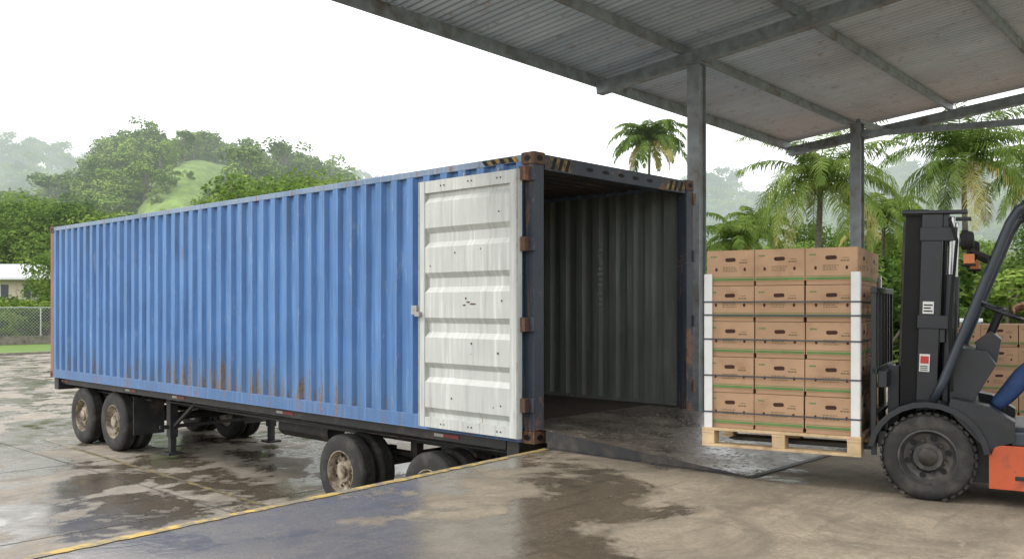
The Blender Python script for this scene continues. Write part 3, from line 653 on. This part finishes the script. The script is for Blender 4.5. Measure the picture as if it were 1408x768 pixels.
# ---------------------------------------------------------------- vegetation
def leafmat(name,stops,trans=.35,rnd=.25,nscale=.9,isl=.22):
    n=NT(name); v=n.vec(); f=n.noise(v,nscale,2,.6); oi=n.nt.nodes.new('ShaderNodeObjectInfo')
    geo=n.nt.nodes.new('ShaderNodeNewGeometry')
    ff=n.math('ADD',n.math('MULTIPLY',f,.7),n.math('MULTIPLY',oi.outputs['Random'],rnd)); ff=n.math('ADD',ff,n.math('MULTIPLY',geo.outputs['Random Per Island'],isl))
    c=n.ramp(ff,stops); n.nt.nodes.remove(n.b)
    df=n.nt.nodes.new('ShaderNodeBsdfDiffuse'); n.L(c,df.inputs[0]); out=n.nt.nodes['Material Output']
    if trans:
        t=n.nt.nodes.new('ShaderNodeBsdfTranslucent'); n.L(c,t.inputs[0]); m=n.nt.nodes.new('ShaderNodeMixShader'); m.inputs[0].default_value=trans
        n.L(df.outputs[0],m.inputs[1]); n.L(t.outputs[0],m.inputs[2]); n.L(m.outputs[0],out.inputs[0])
    else: n.L(df.outputs[0],out.inputs[0])
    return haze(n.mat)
ST=[(.28,(.030,.062,.014)),(.55,(.090,.155,.035)),(.85,(.21,.285,.07))]; STb=[(.28,(.055,.10,.018)),(.55,(.155,.245,.045)),(.85,(.30,.38,.10))]
M_leaf=leafmat('tree_foliage',ST,nscale=6); M_leafb=leafmat('bright_foliage',STb,nscale=6)
M_hleaf=leafmat('hill_foliage',ST,trans=0,nscale=4,rnd=.34); M_hleafb=leafmat('hill_bright_foliage',STb,trans=0,nscale=4,rnd=.34)
M_palm=leafmat('palm_frond',[(.25,(.06,.11,.022)),(.6,(.175,.245,.06)),(.95,(.38,.42,.15))],nscale=.8,rnd=.1)
M_palmy=leafmat('palm_frond_yellow',[(.3,(.34,.30,.10)),(.8,(.48,.42,.17))],rnd=.1)
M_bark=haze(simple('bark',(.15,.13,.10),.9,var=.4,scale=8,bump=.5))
def tree_mesh(name,seed,ncl,nl,ls,flat=.8,mat=M_leaf,base=.32,spread=.40):
    r=random.Random(seed); a=MB(); cl=[]
    for i in range(ncl):
        t=r.uniform(0,1); ang=r.uniform(0,2*math.pi); zz=base+(.95-base)*t; rad=spread*math.sqrt(max(.05,math.sin(math.pi*(.18+.74*t))))*r.uniform(.25,1.)
        cl.append((Vector((rad*math.cos(ang),rad*math.sin(ang),zz)),r.uniform(.09,.18)))
    a.tube([(0,0,-.05),(.01,.01,base*.6),(0,.02,.65)],[.028,.022,.008],7,1)
    for c_,rr in cl:
        if r.random()<.6: a.tube([(0,.01,base*r.uniform(.6,1.3)),c_*.6+Vector((0,0,c_.z*.3)),c_],[.013,.008,.003],5,1)
        for j in range(nl):
            d_=Vector((r.gauss(0,1),r.gauss(0,1),r.gauss(0,1)+.25)).normalized(); p=c_+Vector((d_.x,d_.y,d_.z*flat))*rr*r.uniform(.55,1.18)
            nn=(d_+Vector((r.gauss(0,.6),r.gauss(0,.6),r.gauss(0,.6)+.4))).normalized(); u_=nn.orthogonal().normalized(); u_=(Matrix.Rotation(r.uniform(0,6.28),3,nn)@u_); w2=nn.cross(u_); s_=ls*r.uniform(.6,1.3)
            a.add([p-u_*s_,p-w2*s_*.55+nn*s_*.15,p+u_*s_,p+w2*s_*.55+nn*s_*.15],[(0,1,2,3)],0)
    return a.mesh(name,[mat,M_bark],fix=False)
far=[tree_mesh('hill_tree_crown_%d'%i,40+i,12,75,.034,mat=M_hleaf if i%3 else M_hleafb,base=.25,spread=.38) for i in range(6)]
mid=[tree_mesh('broadleaf_%d'%i,80+i,26,150,.017,mat=M_leaf if i%2 else M_leafb,base=.25,spread=.38) for i in range(5)]
bush=[tree_mesh('shrub_mesh_%d'%i,120+i,16,140,.030,mat=M_leafb if i%2 else M_leaf,base=.08,spread=.5) for i in range(3)]
def inst(me,parent,x,y,z,s,name,sx=1):
    o=bpy.data.objects.new(name,me); sc.collection.objects.link(o); o.parent=parent; o.location=(x,y,z); o.rotation_euler=(0,0,R.uniform(0,6.28)); o.scale=(s*sx,s*sx*R.uniform(.9,1.1),s); return o
def lerp(tab,x):
    if x<=tab[0][0]: return tab[0][1]
    for (a0,b0),(a1,b1) in zip(tab[:-1],tab[1:]):
        if x<=a1:
            t=(x-a0)/(a1-a0); t=t*t*(3-2*t); return b0+(b1-b0)*t
    return tab[-1][1]
def sst(a0,b0,x): t=max(0,min(1,(x-a0)/(b0-a0))); return t*t*(3-2*t)
H1=[(-900,380),(-400,330),(-100,300),(30,285),(100,262),(150,238),(210,215),(280,205),(330,207),(380,232),(430,256),(500,300),(600,370),(700,430)]
H2=[(-900,230),(0,214),(100,226),(200,228),(350,240),(500,254),(700,290),(860,300),(930,270),(990,262),(1050,285),(1150,275),(1250,250),(1400,238),(1700,230),(2300,250)]
def hz_(px,d_):
    a1=max(0,(421-lerp(H1,px))/F*185)*sst(92,185,d_)*(1-.9*sst(190,260,d_))
    a2=max(0,(421-lerp(H2,px))/F*340)*sst(215,340,d_)*(1-.4*sst(345,460,d_))
    n_=1.6*math.sin(px*.021+d_*.06)+1.2*math.sin(px*.05-d_*.11)
    return max(a1,a2)+n_*min(1,max(a1,a2)/10)-.6
def lawn(px,d_):
    cx=lerp([(118,215),(138,235),(150,262),(165,295),(178,318)],d_); w2=lerp([(116,60),(138,85),(155,62),(170,34),(180,10)],d_)
    return 116<d_<180 and abs(px-cx)<w2*(1+.35*math.sin(d_*.5+px*.06))
g=MB(); ds=[88+i*2.5 for i in range(51)]+[217+i*9 for i in range(28)]; ps=[-900+i*12 for i in range(268)]
vs=[]
for d_ in ds:
    for p in ps: x_,y_=PX(p,d_); vs.append((x_,y_,hz_(p,d_)))
n_=len(ps); g.v=vs
for i in range(len(ds)-1):
    for j in range(n_-1):
        g.f.append([i*n_+j,i*n_+j+1,(i+1)*n_+j+1,(i+1)*n_+j]); g.m.append(1 if lawn(ps[j]+6,ds[i]+1) else 0)
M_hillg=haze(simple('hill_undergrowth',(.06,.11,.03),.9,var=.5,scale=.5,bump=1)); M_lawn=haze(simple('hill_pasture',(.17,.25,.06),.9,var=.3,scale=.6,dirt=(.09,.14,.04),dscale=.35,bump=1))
obj('hills',g,[M_hillg,M_lawn],smooth=True,fix=False)
E=empty('hillside_forest')
for i in range(1800):
    d_=R.uniform(98,205); p=R.uniform(-260,680); lw=lawn(p,d_)
    if lw and R.random()>.22: continue
    h=hz_(p,d_)
    if h<-.3: continue
    x_,y_=PX(p,d_); inst(R.choice(far),E,x_,y_,h-.6,R.uniform(1.6,4) if lw else R.uniform(4.2,7.6)*(1.35 if R.random()<.07 else 1),'hill_tree',R.uniform(1.05,1.5))
for i in range(1500):
    d_=R.uniform(238,350); p=R.uniform(-250,1700)
    if 560<p<800: continue
    h=hz_(p,d_)
    if h<12: continue
    x_,y_=PX(p,d_); inst(R.choice(far),E,x_,y_,h-1,R.uniform(7,12),'hill_tree',R.uniform(1.,1.4))
E=empty('tree_line')
def belt(n,p0,p1,d0,d1,tab,protos=mid,jit=.22,sx=1.1,E=E,nm='belt_tree'):
    for i in range(n):
        p=p0+(p1-p0)*(i+R.random())/n; d_=R.uniform(d0,d1); top=2.55+(421-lerp(tab,p))/F*d_; x_,y_=PX(p,d_); s_=top*R.uniform(1-jit,1.03); inst(R.choice(protos),E,x_,y_,-.1,s_,nm,sx*R.uniform(.9,1.3))
belt(34,-220,150,90,104,[(-220,260),(0,285),(60,268),(110,280),(150,300)])
belt(5,90,150,72,80,[(90,330),(150,320)])
belt(12,140,320,90,110,[(140,300),(320,300)])
belt(12,315,455,80,95,[(315,262),(370,240),(440,230),(470,250)])
belt(14,460,900,90,110,[(460,290),(900,300)])
belt(34,900,1900,60,85,[(900,320),(1000,298),(1060,305),(1200,300),(1400,310),(1900,300)])
belt(44,-260,110,64,69,[(-260,405),(0,408),(60,412),(110,405)],bush,.15,1.3,nm='hedge_shrub')
belt(40,930,1700,34,48,[(930,355),(1500,350)],bush,.2,1.3,nm='hedge_shrub')
def palm(px,d_,ycr,fl,seed,nf=26,lean=.6):
    r=random.Random(seed); x_,y_=PX(px,d_); zc=2.55+(421-ycr)/F*d_; E=empty('palm_tree',(x_,y_,0))
    a=MB(); N=14; path=[];rad=[]
    for i in range(N+1):
        t=i/N; path.append((-lean*(1-t)**1.6+0,.3*lean*(1-t)**2,zc*t)); rad.append(.17-.06*t+(.07 if i==0 else 0)+(.012 if i%2 else 0))
    a.tube(path,rad,10,0); 
    for i in range(7): an=r.uniform(0,6.28); a.ell((.28*math.cos(an),.28*math.sin(an),zc-.28+r.uniform(-.1,.1)),(.12,.12,.15),1,8,6)
    obj('trunk',a,[M_bark,M_palmy],E,smooth=True)
    a=MB()
    for k_ in range(nf):
        az=k_*2.399+r.uniform(-.25,.25); t_=k_/nf; el=math.radians(82-t_*100+r.uniform(-10,10)); L_=fl*r.uniform(.8,1.1)*(.85 if t_<.15 else 1); mi=0 if t_<.86 or r.random()<.4 else 1
        p=Vector((0,0,zc)); N=18; pts=[]; h=Vector((math.cos(az),math.sin(az),0)); sd=Vector((-math.sin(az),math.cos(az),0)); tw=r.uniform(-.35,.35); e_=el; cv=r.uniform(.75,1.25)
        for i in range(N+1):
            pts.append(p.copy()); p=p+(h*math.cos(e_)+Vector((0,0,math.sin(e_))))*L_/N; e_-=math.radians(3.2+3.6*i/N+ (1.5 if el>0 else 0))*cv; e_=max(e_,math.radians(-84))
        a.tube(pts,[.035-.028*i/N for i in range(N+1)],4,1 if mi else 0,caps=False)
        M_=60
        for i in range(M_):
            t=.10+.90*i/(M_-1); q=t*N; i0=min(N-1,int(q)); b_=pts[i0].lerp(pts[i0+1],q-i0); tg=(pts[i0+1]-pts[i0]).normalized(); up=sd.cross(tg)*-1
            if up.z<0: up=-up
            ll=fl*.225*(math.sin(math.pi*min(1,.12+.86*t))**.6)*r.uniform(.75,1.15)
            for s_ in(-1,1):
                if r.random()<.06: continue
                dr_=(sd*s_*math.cos(tw)+up*(s_*math.sin(tw)+r.uniform(-.1,.35))+tg*(.35+.6*t+r.uniform(-.12,.12))+Vector((0,0,-.35))).normalized(); wv=tg*.030*d_/44*r.uniform(.8,1.3)
                m_=b_+dr_*ll*.5; e2=b_+dr_*ll*.82+Vector((0,0,-ll*.40))*r.uniform(.4,1.3)
                a.add([b_-wv*.6,b_+wv*.6,m_+wv,m_-wv,e2],[(0,1,2,3),(3,2,4)],mi)
    obj('fronds',a,[M_palm,M_palmy],E,fix=False)
palm(893,82,194,4.5,1,32); palm(1128,42,250,4.8,2,38,.9); palm(1325,45,220,5.2,3,38,-.8); palm(1010,52,330,3.2,4,20,.3); palm(1215,60,300,4.0,6,24)
palm(1445,50,235,4.6,8,28); palm(1040,56,318,3.2,12,20,.3)
# ---------------------------------------------------------------- fence, house, wall
E=empty('chain_link_fence'); a=MB()
fx0,fx1,fy=2,40,60
a.box(fx0,fx1,fy-.1,fy+.1,-.03,.55,1)
for i in range(14): xx=fx0+i*2.9; a.tube([(xx,fy,.5),(xx,fy,2.5)],.045,8,0)
a.tube([(fx0,fy,2.48),(fx1,fy,2.48)],.03,6,0)
x_=fx0
while x_<fx1-2:
    a.beam((x_,fy,.55),(x_+1.9,fy,2.45),.012,.012,0); a.beam((x_+1.9,fy+.01,.55),(x_,fy+.01,2.45),.012,.012,0); x_+=.22
obj('fence_parts',a,[simple('galvanised_fence',(.45,.46,.46),.5),M_dockface],E)
hx,hy=PX(-52,76); H=empty('bungalow_house',(hx,hy,0),math.radians(-47)); a=MB()
a.box(-9,7.6,0,8,-.1,5.0,0); a.add([(-9.6,-.9,4.9),(8.2,-.9,4.9),(8.2,8.9,4.9),(-9.6,8.9,4.9),(-5.5,4,6.3),(4.2,4,6.3)],[(0,1,5,4),(1,2,5),(2,3,4,5),(3,0,4),(0,3,2,1)],1)
a.box(-9.6,8.2,-.93,-.9,4.78,4.95,2)
for xx in (-7,-3.6,-.4,2.6,5.2): a.box(xx,xx+1.3,-.03,-.005,3.3,4.4,3); a.box(xx-.07,xx+1.37,-.05,-.0305,3.2,3.3,2); a.box(xx+.62,xx+.68,-.04,-.0305,3.3,4.4,2)
obj('house_parts',a,[simple('cream_wall',(.62,.55,.42),.8,var=.1),simple('pale_metal_roof',(.62,.64,.66),.5,var=.1),M_white,simple('window_glass',(.05,.06,.07),.15)],H)
tx,ty=PX(1318,20); Wl=empty('turquoise_wall',(tx,ty,0),math.radians(-47)); a=MB(); a.box(-.4,.5,0,.15,-.02,2.2,0); a.box(-.43,.53,-.03,.18,2.2,2.28,1); a.box(-.44,-.3,-.04,.19,-.02,2.2,1); obj('wall_parts',a,[simple('turquoise_paint',(.06,.36,.42),.6,var=.2),M_white],Wl,bevel=.01)
